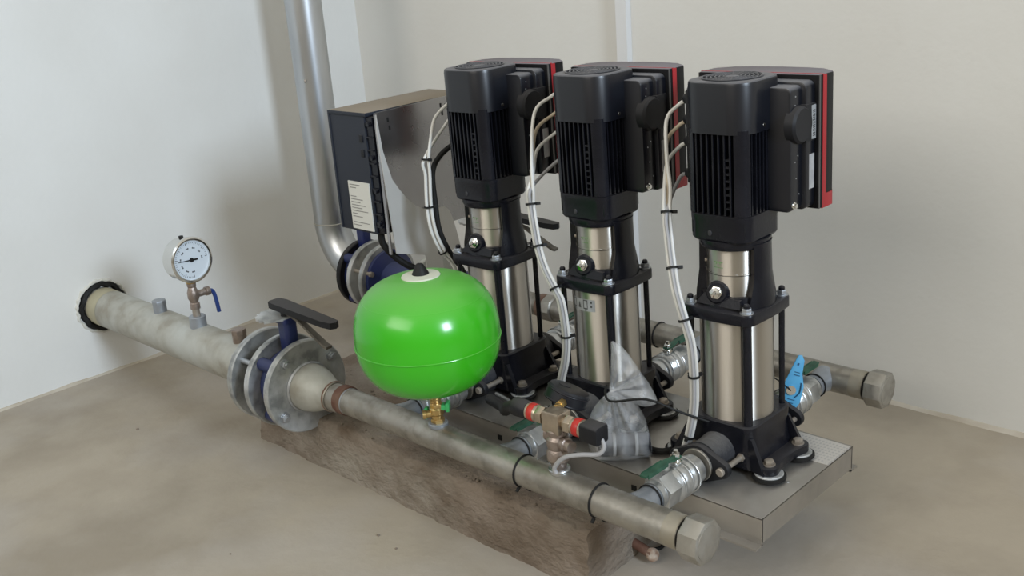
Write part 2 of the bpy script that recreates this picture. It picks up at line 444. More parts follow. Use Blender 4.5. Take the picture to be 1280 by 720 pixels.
    for c in (0, PI):
        rings = []
        for z, ro, hw in [(.326, .0735, .68), (.345, .072, .62), (.37, .068, .52), (.385, .066, .48), (.44, .065, .48), (.445, .066, .52)]:
            out = []; inn = []
            for i in range(13):
                a = c-hw+2*hw*i/12
                rr = ro*(1+.035*math.cos((a-c)*2))
                out.append((rr*math.cos(a), rr*math.sin(a), z)); inn.append((.047*math.cos(a), .047*math.sin(a), z))
            rings.append(out+inn[::-1])
        b.loft(rings)
        b.box(-.003, .003, -.003, .003, 0, 0.001, T(0, 0, .34))
    st = b.build('motor_stool', M['black'], p)
    # boss with vent plug on the front and drain plug lower
    b = MB(); mx = T(-.004, -.050, .352) @ Rm(-.25, 'X') @ Rm(.25, 'Z') @ AX['-y']
    b.lathe([(.025, -.012), (.022, .010), (.018, .016)], 26, mx)
    b.loft([[(-.046, -.050, .330), (.050, -.050, .330), (.050, -.066, .330), (-.046, -.066, .330)], [(-.03, -.050, .352), (.045, -.050, .344), (.045, -.058, .344), (-.03, -.060, .350)]])
    bs = b.build('vent_boss', M['black'], p)
    b = MB(); b.hexa(.0130, .014, .022, mx, bev=.002); b.lathe([(.0095, .022), (.009, .026), (.004, .028), (.003, .031)], 16, mx)
    b.build('vent_plug', M['chrome'], bs)
    # coupling guards
    for sy in (-1, 1):
        c = sy*PI/2
        b = MB(); b.lathe([(.0535, .337), (.0535, .385)], 24, None, True, c-1.08, c+1.08)
        b.lathe([(.0535, .386), (.0545, .3865), (.0545, .3885), (.0535, .389), (.0535, .437)], 24, None, True, c-1.08, c+1.08)
        g = b.build('coupling_guard', M['steel'], p)
        b = MB(); b.cyl(.0035, 0, .003, T(.0535*math.cos(c-.9), .0535*math.sin(c-.9), .405) @ Rm(c-.9, 'Z') @ AX['x'], 10)
        b.build('screw', M['bolt_dirty'], g)
        if sy < 0:
            b = MB()
            for (a, z, w, h) in [(-.05, .410, .02, .002), (-.05, .400, .02, .0015), (-.12, .4065, .002, .005), (.02, .4065, .002, .005)]:
                an = c+a
                b.lathe([(.0537, z), (.0537, z+h)], 4, None, True, an-w/.11, an+w/.11)
            b.build('stamped_mark', M['green_mark'], g)
    MB().lathe([(.0525, .337), (.0525, .437)], 4).build('shaft_coupling', M['grille'], p) if False else None
    MB().cyl(.022, .33, .44).build('shaft_coupling', M['bolt'], p)
    # motor flange
    b = MB(); s1 = rsq(.0635, .0635, .028)
    b.loft([[(x*.96, y*.96, .452) for x, y in s1], [(x, y, .456) for x, y in s1], [(x, y, .486) for x, y in s1], [(x*1.02, y*1.02, .492) for x, y in s1], [(x*1.02, y*1.02, .502) for x, y in s1]])
    for a in range(4):
        b.box(.040, .056, .040, .056, .46, .497, Rm(a*PI/2, 'Z'), bev=.004)
    mf = b.build('motor_flange', M['black'], p)
    for a, z in ((-PI/2-.2, .468),):
        b = MB(); b.cyl(.0050, 0, .0025, T(0, 0, z) @ Rm(a, 'Z') @ T(.063, 0, 0) @ AX['x'], 12)
        b.build('flange_screw', M['port'], mf)
    # finned motor body
    b = MB(); b.loft([[(x, y, .502) for x, y in rsq(.050, .050, .03)], [(x, y, .658) for x, y in rsq(.050, .050, .03)]])
    for k in range(4):
        mx = Rm(k*PI/2, 'Z')
        for i in range(7):
            tt = -.0385+i*.0118
            env = .0635 if abs(tt) < .034 else .0635-(abs(tt)-.034)*.35
            b.box(.045, env, tt-.0016, tt+.0016, .503, .657, mx)
        b.loft([[(.043, .043, z), (.0630, .040, z), (.0622, .047, z), (.058, .056, z), (.052, .0605, z), (.0445, .0625, z)] for z in (.503, .657)], mx)
    for k in (3,):
        mx = Rm(k*PI/2, 'Z')
        for z in [.515+.0125*j for j in range(8)]:
            b.box(.045, .0628, .021, .0335, z, z+.003, mx)
    b.build('motor_body', M['black'], p)
    # fan cover
    s1 = rsq(.0675, .0675, .040, 10)
    b = MB(); b.loft([[(x, y, .650) for x, y in s1], [(x, y, .733) for x, y in s1], [(x*.985, y*.985, .7385) for x, y in s1], [(x*.955, y*.955, .7405) for x, y in s1]])
    fc = b.build('fan_cover', M['black_smooth'], p)
    b = MB(); b.cyl(.0535, .7400, .7412, None, 48)
    gd = b.build('grille_well', M['rubber'], fc)
    b = MB()
    for R_ in (.053, .0455, .038, .0305, .023, .0155): b.torus(R_, .0017, T(0, 0, .7418), 44, 6)
    for k in range(18):
        b.box(.012, .053, -.0009, .0009, .7405, .7428, Rm(k*PI/9, 'Z'))
    b.cyl(.013, .7405, .7425, None, 20)
    b.build('grille', M['black_smooth'], fc)
    b = MB()
    for a in (-.72, -.1, -2.3):
        d = .0665 if a == -.1 else .0725
        b.lathe([(.0042, 0), (.0035, .002), (.0001, .003)], 12, T(0, 0, .660) @ Rm(a, 'Z') @ T(d, 0, 0) @ AX['x'])
    b.build('cover_screw', M['chrome'], fc)
    # drive unit
    du = MB()
    def hull(y0, y1, hx, z0, z1, r=.012, bev=.003):
        pts = rsq(hx, (z1-z0)/2, r, 5, (0, (z0+z1)/2))
        mx = Matrix(((1, 0, 0, 0), (0, 0, 1, 0), (0, 1, 0, 0), (0, 0, 0, 1)))
        du.prism(pts, y0, y1, mx, bev=bev)
    hull(.012, .060, .108, .500, .722, .01)
    hull(.050, .082, .117, .498, .727, .012)
    for sx, sz in ((1, .52), (1, .70), (-1, .52)):
        pass
    d = du.build('drive_housing', M['black_smooth'], p)
    
    b = MB()
    outl = [(.124, .080), (.1265, .088), (.1265, .128), (.122, .136), (.095, .158), (.06, .166), (0, .170), (-.06, .166), (-.095, .158), (-.122, .136), (-.1265, .128), (-.1265, .088), (-.124, .080)]
    b.prism([(x, y) for x, y in outl], .494, .7355, bev=.0025)
    cv = b.build('drive_cover', M['cover'], d)
    b = MB(); b.prism([(.1272, .091), (.1272, .104), (-.1272, .104), (-.1272, .091)], .4932, .7345, bev=.0008); b.box(-.127, .127, .091, .0945, .7345, .7360)
    b.build('red_band', M['red'], d)
    b = MB(); b.prism([(.1270, .104), (.1270, .1285), (.1225, .1365), (.110, .1475), (.110, .104)], .4934, .519)
    b.build('red_corner', M['red'], d)
    b = MB(); b.prism([(.1262, .081), (.1262, .0845), (-.1262, .0845), (-.1262, .081)], .4945, .7340)
    b.build('grey_seam', M['grey_line'], d)
    # round knockout bump on +X side with barcode
    b = MB(); mx = T(.100, .036, .655) @ AX['x']
    b.lathe([(.034, 0), (.033, .016), (.029, .0205)], 36, mx)
    b.box(.100, .1195, .046, .0795, .6215, .6885, bev=.002)
    kb = b.build('terminal_cover', M['black_matte'], d)
    b = MB(); b.box(.1190, .1202, .064, .0785, .625, .685); lb = b.build('barcode_label', M['white_label'], kb)
    b = MB()
    z = .630
    while z < .674:
        h = random.choice((.001, .0018, .0026)); b.box(.1196, .1206, .0675, .0755, z, z+h); z += h+random.choice((.0012, .002))
    lb.data.materials[0] = M['grey_label']
    b.build('barcode', M['ink'], kb)
    b = MB(); b.box(.1168, .1178, .060, .0775, .535, .598); b.build('rating_label', mat('rating_label', (.42, .42, .42), .5, c2=(.33, .33, .34), scale=80), d)
    for y, z in ((.020, .640), (.022, .512)):
        b = MB(); b.cyl(.0070, 0, .004, T(.1075, y, z) @ AX['x'], 16, .001); b.hexa(.0045, .004, .007, T(.1075, y, z) @ AX['x'])
        b.build('housing_screw', M['chrome'], d)
    b = MB()
    for y, z in ((.028, .705), (.026, .69), (.036, .60), (.026, .59), (.040, .53), (.03, .56)):
        b.cyl(.0014, 0, .001, T(.1080 if y < .045 else .1165, y, z) @ AX['x'], 8)
    b.build('dust_speck', M['bolt'], d)
    # cable glands on -X side
    for z in (.693, .654, .613, .551):
        b = MB(); mx = T(-.098, .030, z) @ AX['-x']
        b.hexa(.0135, 0, .010, mx, bev=.001); b.lathe([(.0115, .010), (.0115, .020), (.008, .026), (.005, .0265)], 18, mx)
        b.build('cable_gland', M['black_matte'], d)
    b = MB(); b.box(-.110, -.098, .012, .05, .535, .712, bev=.003); b.build('gland_plate', M['black_matte'], d)
    return p

pump0 = make_pump()
LEAN = -.013
pump0.rotation_euler = (0, LEAN, 0)
pump0.location = (.0005, 0, .0018)
pump0['label'] = 'black vertical pump with stainless sleeve at the open right end of the frame'
lbl = ['black vertical pump with stainless sleeve directly behind the green tank', 'black vertical pump with pictogram sticker on its sleeve, behind the plastic bag']
pumps = [dup(pump0, lbl[0], (PX[0]+.002, 0, .0018)), dup(pump0, lbl[1], (PX[1], 0, .0018)), pump0]
# pictogram sticker only on the middle pump
b = MB(); c = -PI/2-.05
b.lathe([(.0699, .258), (.0699, .284)], 16, None, True, c-.46, c+.42)
st = b.build('pictogram_sticker', M['grey_label'], pumps[1])
b = MB()
def arc(a, w, z0, z1, r=.0702): b.lathe([(r, z0), (r, z1)], 4, None, True, c+a-w, c+a+w)
for a in (-.36, .10):
    arc(a, .075, .2805, .2825); arc(a, .075, .2625, .265); arc(a-.066, .012, .2625, .2825); arc(a+.066, .012, .2625, .2825); arc(a, .03, .259, .262)
for k in range(6): arc(-.13, .055*(1-k/6), .264+k*.0022, .264+(k+1)*.0022)
arc(.30, .03, .276, .280); arc(.30, .03, .267, .271)
b.build('pictogram', M['ink'], st)

# ------------------------------------------------------------------ suction and discharge headers
def header(name, label, y, sgn, x0, x1, gr):
    r = thing(name, label, 'pipe', (0, y, ZM), (0, 0, 0))
    R_ = .0305
    MB().lathe([(R_, x0), (R_, x1)], 48, AX['x']).build('pipe_body', M['galv_dull'], r)
    b = MB(); mx = T(x1, 0, 0) @ AX['x']
    b.lathe([(R_-.002, -.001), (R_-.001, .010)], 40, mx)
    b.build('thread_gap', M['rubber'], r)
    b = MB(); b.hexa(.0405, .007, .046, mx, n=8, bev=.003, rot=.2)
    b.lathe([(.031, .044), (.031, .0468)], 32, mx)
    b.build('end_cap', M['galv_dull'], r)
    b = MB(); b.lathe([(R_+.0006, -.030), (R_+.0006, -.001)], 40, mx, cap=False); b.build('sealant_band', M['yellow'], r)
    for px in PX:   # branch stubs
        b = MB(); mb = T(px, 0, 0) @ AX['y' if sgn > 0 else '-y']
        b.lathe([(.030, .012), (.0255, .034), (.0245, .040), (.0245, .070)], 32, mb)
        q = b.build('branch_stub', M['galv_blue'], r)
        b = MB(); b.torus(.0255, .002, mb @ T(0, 0, .058)); b.build('cable_tie', M['rubber'], q)
    return r
sm = header('suction_header_pipe', 'long grey galvanised header pipe at the front, with octagonal end cap', YF, 1, -.80, .116, None)
dm = header('discharge_header_pipe', 'grey galvanised header pipe along the back wall behind the pumps', YB, -1, -1.20, .092, None)
for x, par in ((-.255, sm), (-.069, sm), (-.455, dm)):
    b = MB(); b.torus(.0312, .0022, T(x, 0, 0) @ AX['x'] @ Rm(.0, 'X'), 44, 8)
    if par is sm: b.box(-.003, .003, -.010, .000, -.0015, .0015, T(x, -.018, -.028) @ Rm(.7, 'X')); b.tube([(x, -.0, -.0325), (x+.008, -.004, -.036), (x+.018, -.006, -.035)], .0018, 6)
    b.build('cable_tie', M['rubber'], par)
# rusty union on both headers
for x, par in ((-.812, sm), (-.842, dm)):
    b = MB(); mx = T(x, 0, 0) @ AX['x']
    b.lathe([(.0315, -.014), (.034, -.010), (.034, .010), (.0315, .013)], 40, mx); b.build('rusty_collar', M['rust'], par)
    b = MB(); b.lathe([(.0312, .013), (.0312, .017)], 40, mx); b.build('thread_ring', M['bolt'], par)
b = MB(); b.lathe([(.034, 0), (.0385, .002), (.0385, .030), (.034, .033)], 8, T(-.83, 0, 0) @ AX['x']); b.build('socket', M['galv_dull'], dm)

# ------------------------------------------------------------------ ball valves
def make_valve():
    v = thing('ball_valve', '', 'valve', (0, 0, 0), (0, 0, 0), 'zinc ball valves with green levers')
    b = MB(); mx = AX['-y']
    b.lathe([(.029, .006), (.029, .022), (.033, .024), (.033, .040), (.030, .044), (.0335, .050), (.0365, .058), (.0365, .066), (.034, .072), (.0355, .076), (.0355, .082), (.031, .088)], 36, mx)
    b.hexa(.0345, .085, .122, mx, n=6, bev=.003, rot=.3); b.lathe([(.027, .12), (.027, .135)], 30, mx)
    for z in (.034, .056, .079): b.torus(.0352, .0016, mx @ T(0, 0, z), 40, 6)
    b.build('valve_body', M['valve_metal'], v)
    b = MB(); b.cyl(.009, .030, .046, T(0, -.060, 0), 16); b.cyl(.0125, .040, .043, T(0, -.060, 0), 20)
    b.hexa(.008, .049, .056, T(0, -.060, 0), bev=.001); b.cyl(.0045, .055, .062, T(0, -.060, 0), 10)
    b.build('stem_nut', M['chrome'], v)
    b = MB(); mx = T(0, -.060, 0)
    b.loft([[(-.007, .008, z), (.007, .008, z), (.007, -.012, z), (.006, -.03, z+dz), (.0070, -.085, z+dz), (.0065, -.100, z+dz), (-.0065, -.100, z+dz), (-.0070, -.085, z+dz), (-.006, -.03, z+dz), (-.007, -.012, z)] for z, dz in ((.0455, .004), (.0495, .004))], mx)
    b.box(-.0085, -.0068, -.094, -.035, .046, .0545, mx); b.box(.0068, .0085, -.094, -.035, .046, .0545, mx)
    b.build('lever', M['lever_green'], v)
    return v
V0 = make_valve()
V0.location = (PX[2], -.150, ZM+.001)
V0['label'] = 'zinc ball valve with green lever nearest the open end of the front header'
vn = ['zinc ball valve with green lever on the front header under the green tank', 'zinc ball valve with green lever on the front header behind the red-banded tee']
for px, l_ in zip(PX[:2], vn): dup(V0, l_, (px, -.150, ZM+.001))
vb = ['zinc ball valve on the back header behind the pump next to the tank', 'zinc ball valve on the back header behind the middle pump', 'zinc ball valve on the back header wearing the light blue tag']
for px, l_ in zip(PX, vb):
    o = dup(V0, l_, (px, .150, ZM+.001)); o.rotation_euler = (0, 0, PI)

# light blue tag wired to the rear right valve
t_ = thing('valve_tag', 'light blue plastic tag with slots hung on the rear valve beside the end pump', 'tag', (.026, .150, .092), (0, 0, 0))
t_.scale = (1.22, 1.22, 1.22)
t_.rotation_euler = (Rm(.66, 'Z') @ Rm(PI/2-.12, 'X') @ Rm(-.30, 'Z')).to_euler()
b = MB()
outl = [(.004, .060), (.010, .052), (.013, .030), (.022, .008), (.024, -.020), (.018, -.036), (.004, -.052), (-.004, -.060), (-.012, -.056), (-.013, -.040), (-.012, -.010), (-.010, .012), (-.004, .050), (-.002, .059)]
outl = outl[::-1]
b.prism(outl, -.0015, .0015, bev=.0006)
b.build('tag_plate', M['lightblue'], t_)
b = MB(); b.cyl(.008, .0012, .005, T(.003, -.002, 0), 20); b.build('eyelet', M['chrome'], t_)
b = MB()
for x, y, w, h in ((.002, .044, .003, .004), (-.007, -.045, .003, .005), (.004, .030, .009, .0012), (.005, .025, .010, .0012), (.008, -.018, .012, .0012), (.007, -.024, .012, .0012), (.005, -.030, .010, .0012)): b.box(x-w/2, x+w/2, y-h/2, y+h/2, .0012, .0022)
b.tube([(.016, .014, .002), (.018, -.002, .003), (.012, -.014, .002)], .001, 6)
b.build('slot', mat('tag_slots', (.015, .09, .20), .5), t_)
b = MB(); b.tube([(.002, -.002, .006), (-.012, .006, .012), (-.024, .010, .006), (-.034, .008, -.02)], .0012, 6); b.build('wire', M['rubber'], t_)

# ------------------------------------------------------------------ inlet pipe from the left wall (DN100)
ip = thing('inlet_pipe', 'thick chalky grey inlet pipe coming out of the left wall', 'pipe', (0, YF, ZM-.006))
XA = -1.117
MB().lathe([(.0575, WX-.06), (.0575, XA)], 56, AX['x']).build('pipe_body', M['galv_light'], ip)
b = MB(); mx = T(XA-.012, 0, 0) @ AX['x']
def flange_disc(b, mx, R_=.115, r_in=.058, t_=.018, lip=.0):
    b.lathe([(r_in, 0), (R_-.003, 0), (R_, .003), (R_, t_-.003), (R_-.003, t_), (r_in, t_)], 64, mx, cap=False)
def bolts_ring(b, mx, z0, z1, R_=.092, n=8, r=.0075, off=.2):
    for k in range(n):
        m2 = mx @ Rm(off+2*PI*k/n, 'Z') @ T(R_, 0, 0)
        b.cyl(r, z0, z1, m2, 12); b.hexa(r*1.55, z0-.002, z0+.009, m2); b.hexa(r*1.55, z1-.012, z1-.002, m2)
flange_disc(b, mx); b.build('flange', M['flange'], ip)
for x, d in ((-1.64, 0), (-1.236, 0)):
    b = MB(); mx = T(x, 0, .05)
    b.cyl(.018, 0, .030, mx, 24, .002); 
    q = b.build('stub', M['galv_blue'] if x < -1.3 else M['bronze'], ip)
    b = MB(); b.hexa(.0195, .026, .040, mx, n=8, bev=.002); b.build('plug', M['galv_blue'] if x < -1.3 else M['bronze'], q)
b = MB(); b.cyl(.022, .045, .085, T(-1.437, 0, 0), 24, .002); b.build('gauge_boss', M['galv_blue'], ip)
# black ring standing in for the shaded hole around the pipe, plus torn rim
b = MB()
rings = []
for (rr, xx) in ((.0575, .004), (.063, .011), (.073, .009), (.079, -.004)):
    rings.append([(WX+xx+.004*noise.noise(Vector((math.cos(2*PI*i/60)*3, math.sin(2*PI*i/60)*3, rr*30))), (rr+.006*noise.noise(Vector((math.cos(2*PI*i/60)*4, math.sin(2*PI*i/60)*4, 5))))*math.cos(2*PI*i/60), (rr+.006*noise.noise(Vector((math.cos(2*PI*i/60)*4, math.sin(2*PI*i/60)*4, 5))))*math.sin(2*PI*i/60)) for i in range(60)])
b.loft(rings, None, cap=False); b.build('hole_shade_ring', M['rubber'], ip)
b = MB(); rings = []
for (q0, xx) in ((.0, .003), (.004, .007), (.009, .0065), (.013, -.002)):
    rings.append([(WX+xx, (.0745+q0*.8+.006*noise.noise(Vector((math.cos(2*PI*i/90)*6, math.sin(2*PI*i/90)*6, 9+q0*80))))*math.cos(2*PI*i/90), (.0745+q0*.8+.006*noise.noise(Vector((math.cos(2*PI*i/90)*6, math.sin(2*PI*i/90)*6, 9+q0*80))))*math.sin(2*PI*i/90)) for i in range(90)])
b.loft(rings, None, cap=False); b.build('torn_rim', M['white_label'], ip)
ip_col = MB(); ip_col.lathe([(.0582, WX+.014), (.0582, WX+.07)], 48, AX['x'], cap=False); ip_col.build('yellowed_end', mat('yellowed_zinc', (.50, .47, .34), .55, .3, c2=(.42, .39, .28), scale=14), ip)

# pressure gauge on its stopcock
pg = thing('pressure_gauge', 'round steel pressure gauge standing on the inlet pipe near the left wall', 'gauge', (-1.437, YF, ZM-.006+.080), (0, 0, 0))
b = MB(); b.cyl(.010, 0, .035, None, 14); b.build('nipple', M['bolt_dirty'], pg)
b = MB(); b.lathe([(.013, .025), (.013, .04), (.010, .043), (.015, .055), (.015, .070), (.010, .085), (.012, .088), (.012, .096)], 20)
b.lathe([(.009, 0), (.009, .030), (.012, .031), (.012, .042)], 16, T(0, .005, .062) @ AX['y']); cb = b.build('stopcock_body', M['bronze'], pg)
b = MB(); b.tube([(0, .046, .062), (0, .056, .058), (0, .062, .040), (0, .066, -.004)], .0055, 10, sub=5); b.build('handle', M['blue_handle'], pg)
b = MB(); b.hexa(.012, .094, .106, bev=.001); b.cyl(.008, .095, .118, None, 12); b.build('brass_nut', M['brass'], pg)
gz = .160
b = MB(); mx = T(-.030, 0, gz) @ Rm(.06, 'Z') @ Rm(-.03, 'Y') @ AX['x'] @ Matrix.Scale(1.13, 4)
b.lathe([(.046, 0), (.050, .004), (.050, .036), (.0535, .038), (.0535, .046), (.050, .048), (.0465, .0475), (.0465, .042)], 56, mx)
cs = b.build('case', M['chrome'], pg)
b = MB(); b.cyl(.0466, .040, .0425, mx, 48); dl = b.build('dial', M['dial'], cs)
b = MB()
for k in range(41):
    a = math.radians(-45+270*k/40); major = k % 5 == 0
    # ticks around the dial
    m2 = mx @ Rm(a+math.radians(45+90), 'Z')
    b.box(.036 if major else .0385, .042, -.0006 if major else -.0003, .0006 if major else .0003, .0424, .0431, m2)
    if major:
        b.box(.0265, .0295, -.0035, -.0005, .0424, .0431, m2); b.box(.0265, .0295, .0005, .0035, .0424, .0431, m2)
b.build('scale_marks', M['ink'], cs)
b = MB(); m2 = mx @ Rm(PI/2+.1, 'Z')
b.loft([[(-.016, -.0022, z), (-.016, .0022, z), (.036, .0004, z), (.036, -.0004, z)] for z in (.0436, .0446)], mx @ Rm(-PI/2-.08, 'Z')); b.cyl(.005, .0434, .0460, mx, 16)
b.build('needle', M['rubber'], cs)
b = MB(); b.cyl(.006, 0, .008, T(-.01, -.0, gz+.055), 12); b.build('filler_plug', M['rubber'], cs)

# ------------------------------------------------------------------ butterfly valves
def butterfly(xb0, xb1, neck_x, label, y, z, lever=True):
    v = thing('butterfly_valve', label, 'valve', (0, y, z), (0, 0, 0))
    mx = T(xb0, 0, 0) @ AX['x']
    b = MB(); L_ = xb1-xb0
    b.lathe([(.052, 0), (.080, 0), (.083, .006), (.088, L_*.3), (.088, L_*.7), (.083, L_-.006), (.080, L_), (.052, L_)], 56, mx, cap=False)
    for k in range(4): b.cyl(.016, .002, L_-.002, mx @ Rm(PI/4+k*PI/2, 'Z') @ T(.092, 0, 0), 16)
    b.build('valve_body', M['blue'], v)
    b = MB(); b.lathe([(.052, .0005), (.0615, .0005), (.0615, L_-.0005), (.052, L_-.0005)], 40, mx, cap=False); b.build('seat', M['rubber'], v)
    cx = (xb0+xb1)/2
    b = MB(); b.prism(rsq(.020, .017, .010, 5, (cx, 0)), .076, .165, bev=.002); b.prism(rsq(.022, .022, .006, 4, (cx, 0)), .158, .170); b.build('neck', M['blue'], v)
    if lever:
        b = MB(); b.prism([(cx-.02+ (.050+(.0065 if k % 2 else 0))*math.cos(PI*.45+1.2*PI*k/24), -.005+(.050+(.0065 if k % 2 else 0))*math.sin(PI*.45+1.2*PI*k/24)) for k in range(25)]+[(cx+.02, -.02), (cx+.02, .02)], .168, .173)
        b.build('notch_plate', M['flange'], v)
        b = MB()
        b.loft([[(cx-.046, -.010, z), (cx-.040, -.018, z), (cx-.015, -.020, z), (cx+.16, -.0155, z-.008), (cx+.19, -.012, z-.008), (cx+.197, 0, z-.008), (cx+.19, .012, z-.008), (cx+.16, .0155, z-.008), (cx-.015, .020, z), (cx-.040, .018, z), (cx-.046, .010, z)] for z in (.188, .203)], T(0, 0, .0))
        b.cyl(.012, .17, .19, T(cx, 0, 0), 16)
        b.build('lever', M['black_matte'], v)
        b = MB(); b.loft([[(cx+.0, -.007, .180), (cx+.0, .007, .180), (cx+.0, .007, .186), (cx+.0, -.007, .186)],
                          [(cx+.055, -.007, .168), (cx+.055, .007, .168), (cx+.055, .007, .174), (cx+.055, -.007, .174)],
                          [(cx+.145, -.008, .125), (cx+.145, .008, .125), (cx+.147, .008, .132), (cx+.147, -.008, .132)],
                          [(cx+.158, -.008, .123), (cx+.158, .008, .123), (cx+.160, .008, .130), (cx+.160, -.008, .130)]])
        b.build('latch_bar', M['dark_bar'], v)
    return v
XC = -.959
bv = butterfly(-1.038, -.978, -1.0, 'blue butterfly valve with black lever between the front pipe flanges', YF, ZM-.006)
# companion spool flange between inlet flange and valve
sp = thing('spool_flange', 'grey middle flange ring between inlet pipe and front butterfly valve', 'flange', (0, YF, ZM-.006))
b = MB(); flange_disc(b, T(-1.056, 0, 0) @ AX['x'], t_=.017); b.lathe([(.104, .005), (.104, .012)], 40, T(-1.056, 0, 0) @ AX['x'], cap=False); b.build('flange', M['flange'], sp)
b = MB(); b.lathe([(.060, XA+.006), (.060, -1.056)], 40, AX['x'], cap=False); b.build('sleeve', M['rubber'], sp)
b = MB(); bolts_ring(b, AX['x'], -1.142, -1.034, .095, 4, .0065, PI/4+.1); b.build('stud', M['bolt'], sp)

# reducer with flange towards the header
rd = thing('reducer_flange', 'large grey flange with bolts and conical reducer joining the front header', 'flange', (0, YF, ZM-.003))
mx = T(-.977, 0, 0) @ AX['x']
b = MB(); flange_disc(b, mx, .113, .05, .018); b.build('flange', M['flange'], rd)
b = MB(); b.lathe([(.060, .017), (.0615, .022), (.058, .026)], 48, mx, cap=False); b.build('weld_bead', M['bolt'], rd)
b = MB(); b.lathe([(.057, .018), (.057, .034), (.053, .055), (.044, .080), (.0365, .100), (.035, .108), (.035, .122)], 48, mx); b.build('cone', M['galv_light'], rd)
b = MB(); b.lathe([(.036, .119), (.0365, .122), (.0345, .126)], 40, mx); b.lathe([(.033, .125), (.033, .158)], 40, mx); b.build('nipple', M['galv_dull'], rd)
b = MB(); b.lathe([(.0365, .1185), (.0370, .1215), (.0350, .1245)], 40, mx); b.build('rusty_ring', M['rust'], rd)
b = MB()
for k in range(8):
    m2 = mx @ Rm(.15+2*PI*k/8, 'Z') @ T(.0915, 0, 0)
    if k % 2 == 0 or True:
        b.cyl(.014, .018, .020, m2, 18); b.hexa(.0115, .020, .029, m2, bev=.0015); b.cyl(.0065, .028, .033, m2, 10)
bo = b
# four bolts only, as parts
bo.bm.free()
for k in range(4):
    m2 = mx @ Rm(.62+2*PI*k/4, 'Z') @ T(.0915, 0, 0)
    b = MB(); b.cyl(.0135, .018, .020, m2, 18); b.hexa(.0110, .020, .028, m2, bev=.0015); b.cyl(.006, .027, .033, m2, 10); b.build('flange_bolt', M['bolt'], rd)

# ------------------------------------------------------------------ riser pipe with elbow and flange stack on the discharge side
rp = thing('riser_pipe', 'bright galvanised riser pipe climbing the left wall with an elbow at its foot', 'pipe', (-1.780, YB, ZM-.035))
RB = .152
MB().lathe([(.057, RB), (.057, 2.4)], 56).build('pipe_body', M['galv'], rp)
b = MB(); rings = []
for i in range(17):
    a = (PI/2)*i/16
    c = Vector((RB*(1-math.cos(a)), 0, RB*(1-math.sin(a))))
    d = Vector((math.cos(a), 0, math.sin(a)))   # radial outwards from bend centre is (-cos,0,-sin)
    rings.append([tuple(c+d*.0575*math.cos(2*PI*j/40)+Vector((0, 1, 0))*.0575*math.sin(2*PI*j/40)) for j in range(40)])
b.loft(rings); b.build('elbow', M['galv'], rp)
b = MB(); b.torus(.0577, .0022, T(0, 0, RB), 48, 6); b.build('weld_bead', M['galv_light'], rp)
b = MB(); b.cyl(.005, 0, .006, T(.03, -.048, .62) @ Rm(-.6, 'Z') @ AX['-y'], 10); b.build('drip_mark', M['bolt_dirty'], rp)
xf = RB-.02
b = MB(); flange_disc(b, T(xf, 0, 0) @ AX['x'], .108, .05, .020); b.build('flange', M['black_matte'], rp)
v2 = butterfly(-1.642, -1.592, 0, 'blue butterfly valve at the riser foot, its neck under the control box', YB, ZM-.035, lever=False)
cv = thing('check_valve', 'grey and blue flanged check valve right of the riser foot', 'valve', (0, YB, ZM-.035))
b = MB(); flange_disc(b, T(-1.590, 0, 0) @ AX['x'], .112, .05, .018); b.build('flange', M['flange'], cv)
b = MB(); flange_disc(b, T(-1.530, 0, 0) @ AX['x'], .112, .05, .018); b.build('flange', M['flange'], cv)
b = MB(); b.lathe([(.075, -1.58), (.078, -1.525)], 40, AX['x']); b.build('spacer', M['galv_dull'], cv)
b = MB(); b.lathe([(.094, -1.512), (.094, -1.50), (.058, -1.485), (.056, -1.38), (.062, -1.35), (.095, -1.325), (.095, -1.31), (.06, -1.31)], 40, AX['x'])
b.build('valve_body', M['blue'], cv)
b = MB(); bolts_ring(b, AX['x'], -1.602, -1.485, .092, 4, .006, PI/4+.35); b.build('stud', M['bolt_dirty'], cv)
b = MB(); flange_disc(b, T(-1.308, 0, 0) @ AX['x'], .108, .05, .018); b.lathe([(.055, -1.295), (.050, -1.26), (.034, -1.195), (.034, -1.17)], 40, AX['x']); b.build('outlet_cone', M['galv_light'], cv)
# second lever, seen between two pumps, belongs to a small valve on the rear header
v3 = butterfly(-1.075, -1.035, 0, 'rear butterfly valve whose flat black lever shows behind the tank-side pump', YB, ZM)
for c_ in v3.children:
    if c_.name.startswith('lever'): c_.scale = (1, 1, 1); c_.location = (.085, 0, .05)
    if c_.name.startswith('latch'): c_.location = (.11, 0, .045)
    if c_.name.startswith('neck'): c_.scale = (1, 1, 1.28)
    if c_.name.startswith('notch'): c_.location = (0, 0, .045)

# ------------------------------------------------------------------ control box with steel mounting plate
cb = thing('control_box', 'dark control box with dusty top and white text label, beside the riser pipe', 'box', (-1.0, .05, .345))
b = MB(); b.box(-.068, .066, -.160, .160, 0, .292, bev=.005); b.build('enclosure', M['box'], cb)
b = MB(); b.box(-.0695, -.064, -.1625, .1625, .002, .2955, bev=.002)
b.build('front_lid', M['box'], cb)
b = MB(); b.box(-.064, .076, -.163, .163, .286, .2965, bev=.003); b.build('dusty_lid', M['box'], cb)
b = MB(); b.box(.064, .090, -.156, .156, .004, .286, bev=.003)
for k in range(9):
    z = .02+k*.031
    b.box(.068, .088, -.1605, -.150, z, z+.003, None)
for k in range(4): b.cyl(.006, 0, .012, T(.078, -.150, .03+k*.08) @ AX['-y'], 12)
b.build('rear_ribs', M['black'], cb)
b = MB()
for z in (.19, .225):
    b.box(.043, .054, -.1625, -.159, z, z+.018, bev=.001)
b.build('clip', M['black_matte'], cb)
b = MB(); b.box(-.022, .058, -.1625, -.159, .008, .127); lb = b.build('text_label', M['white_label'], cb)
b = MB()
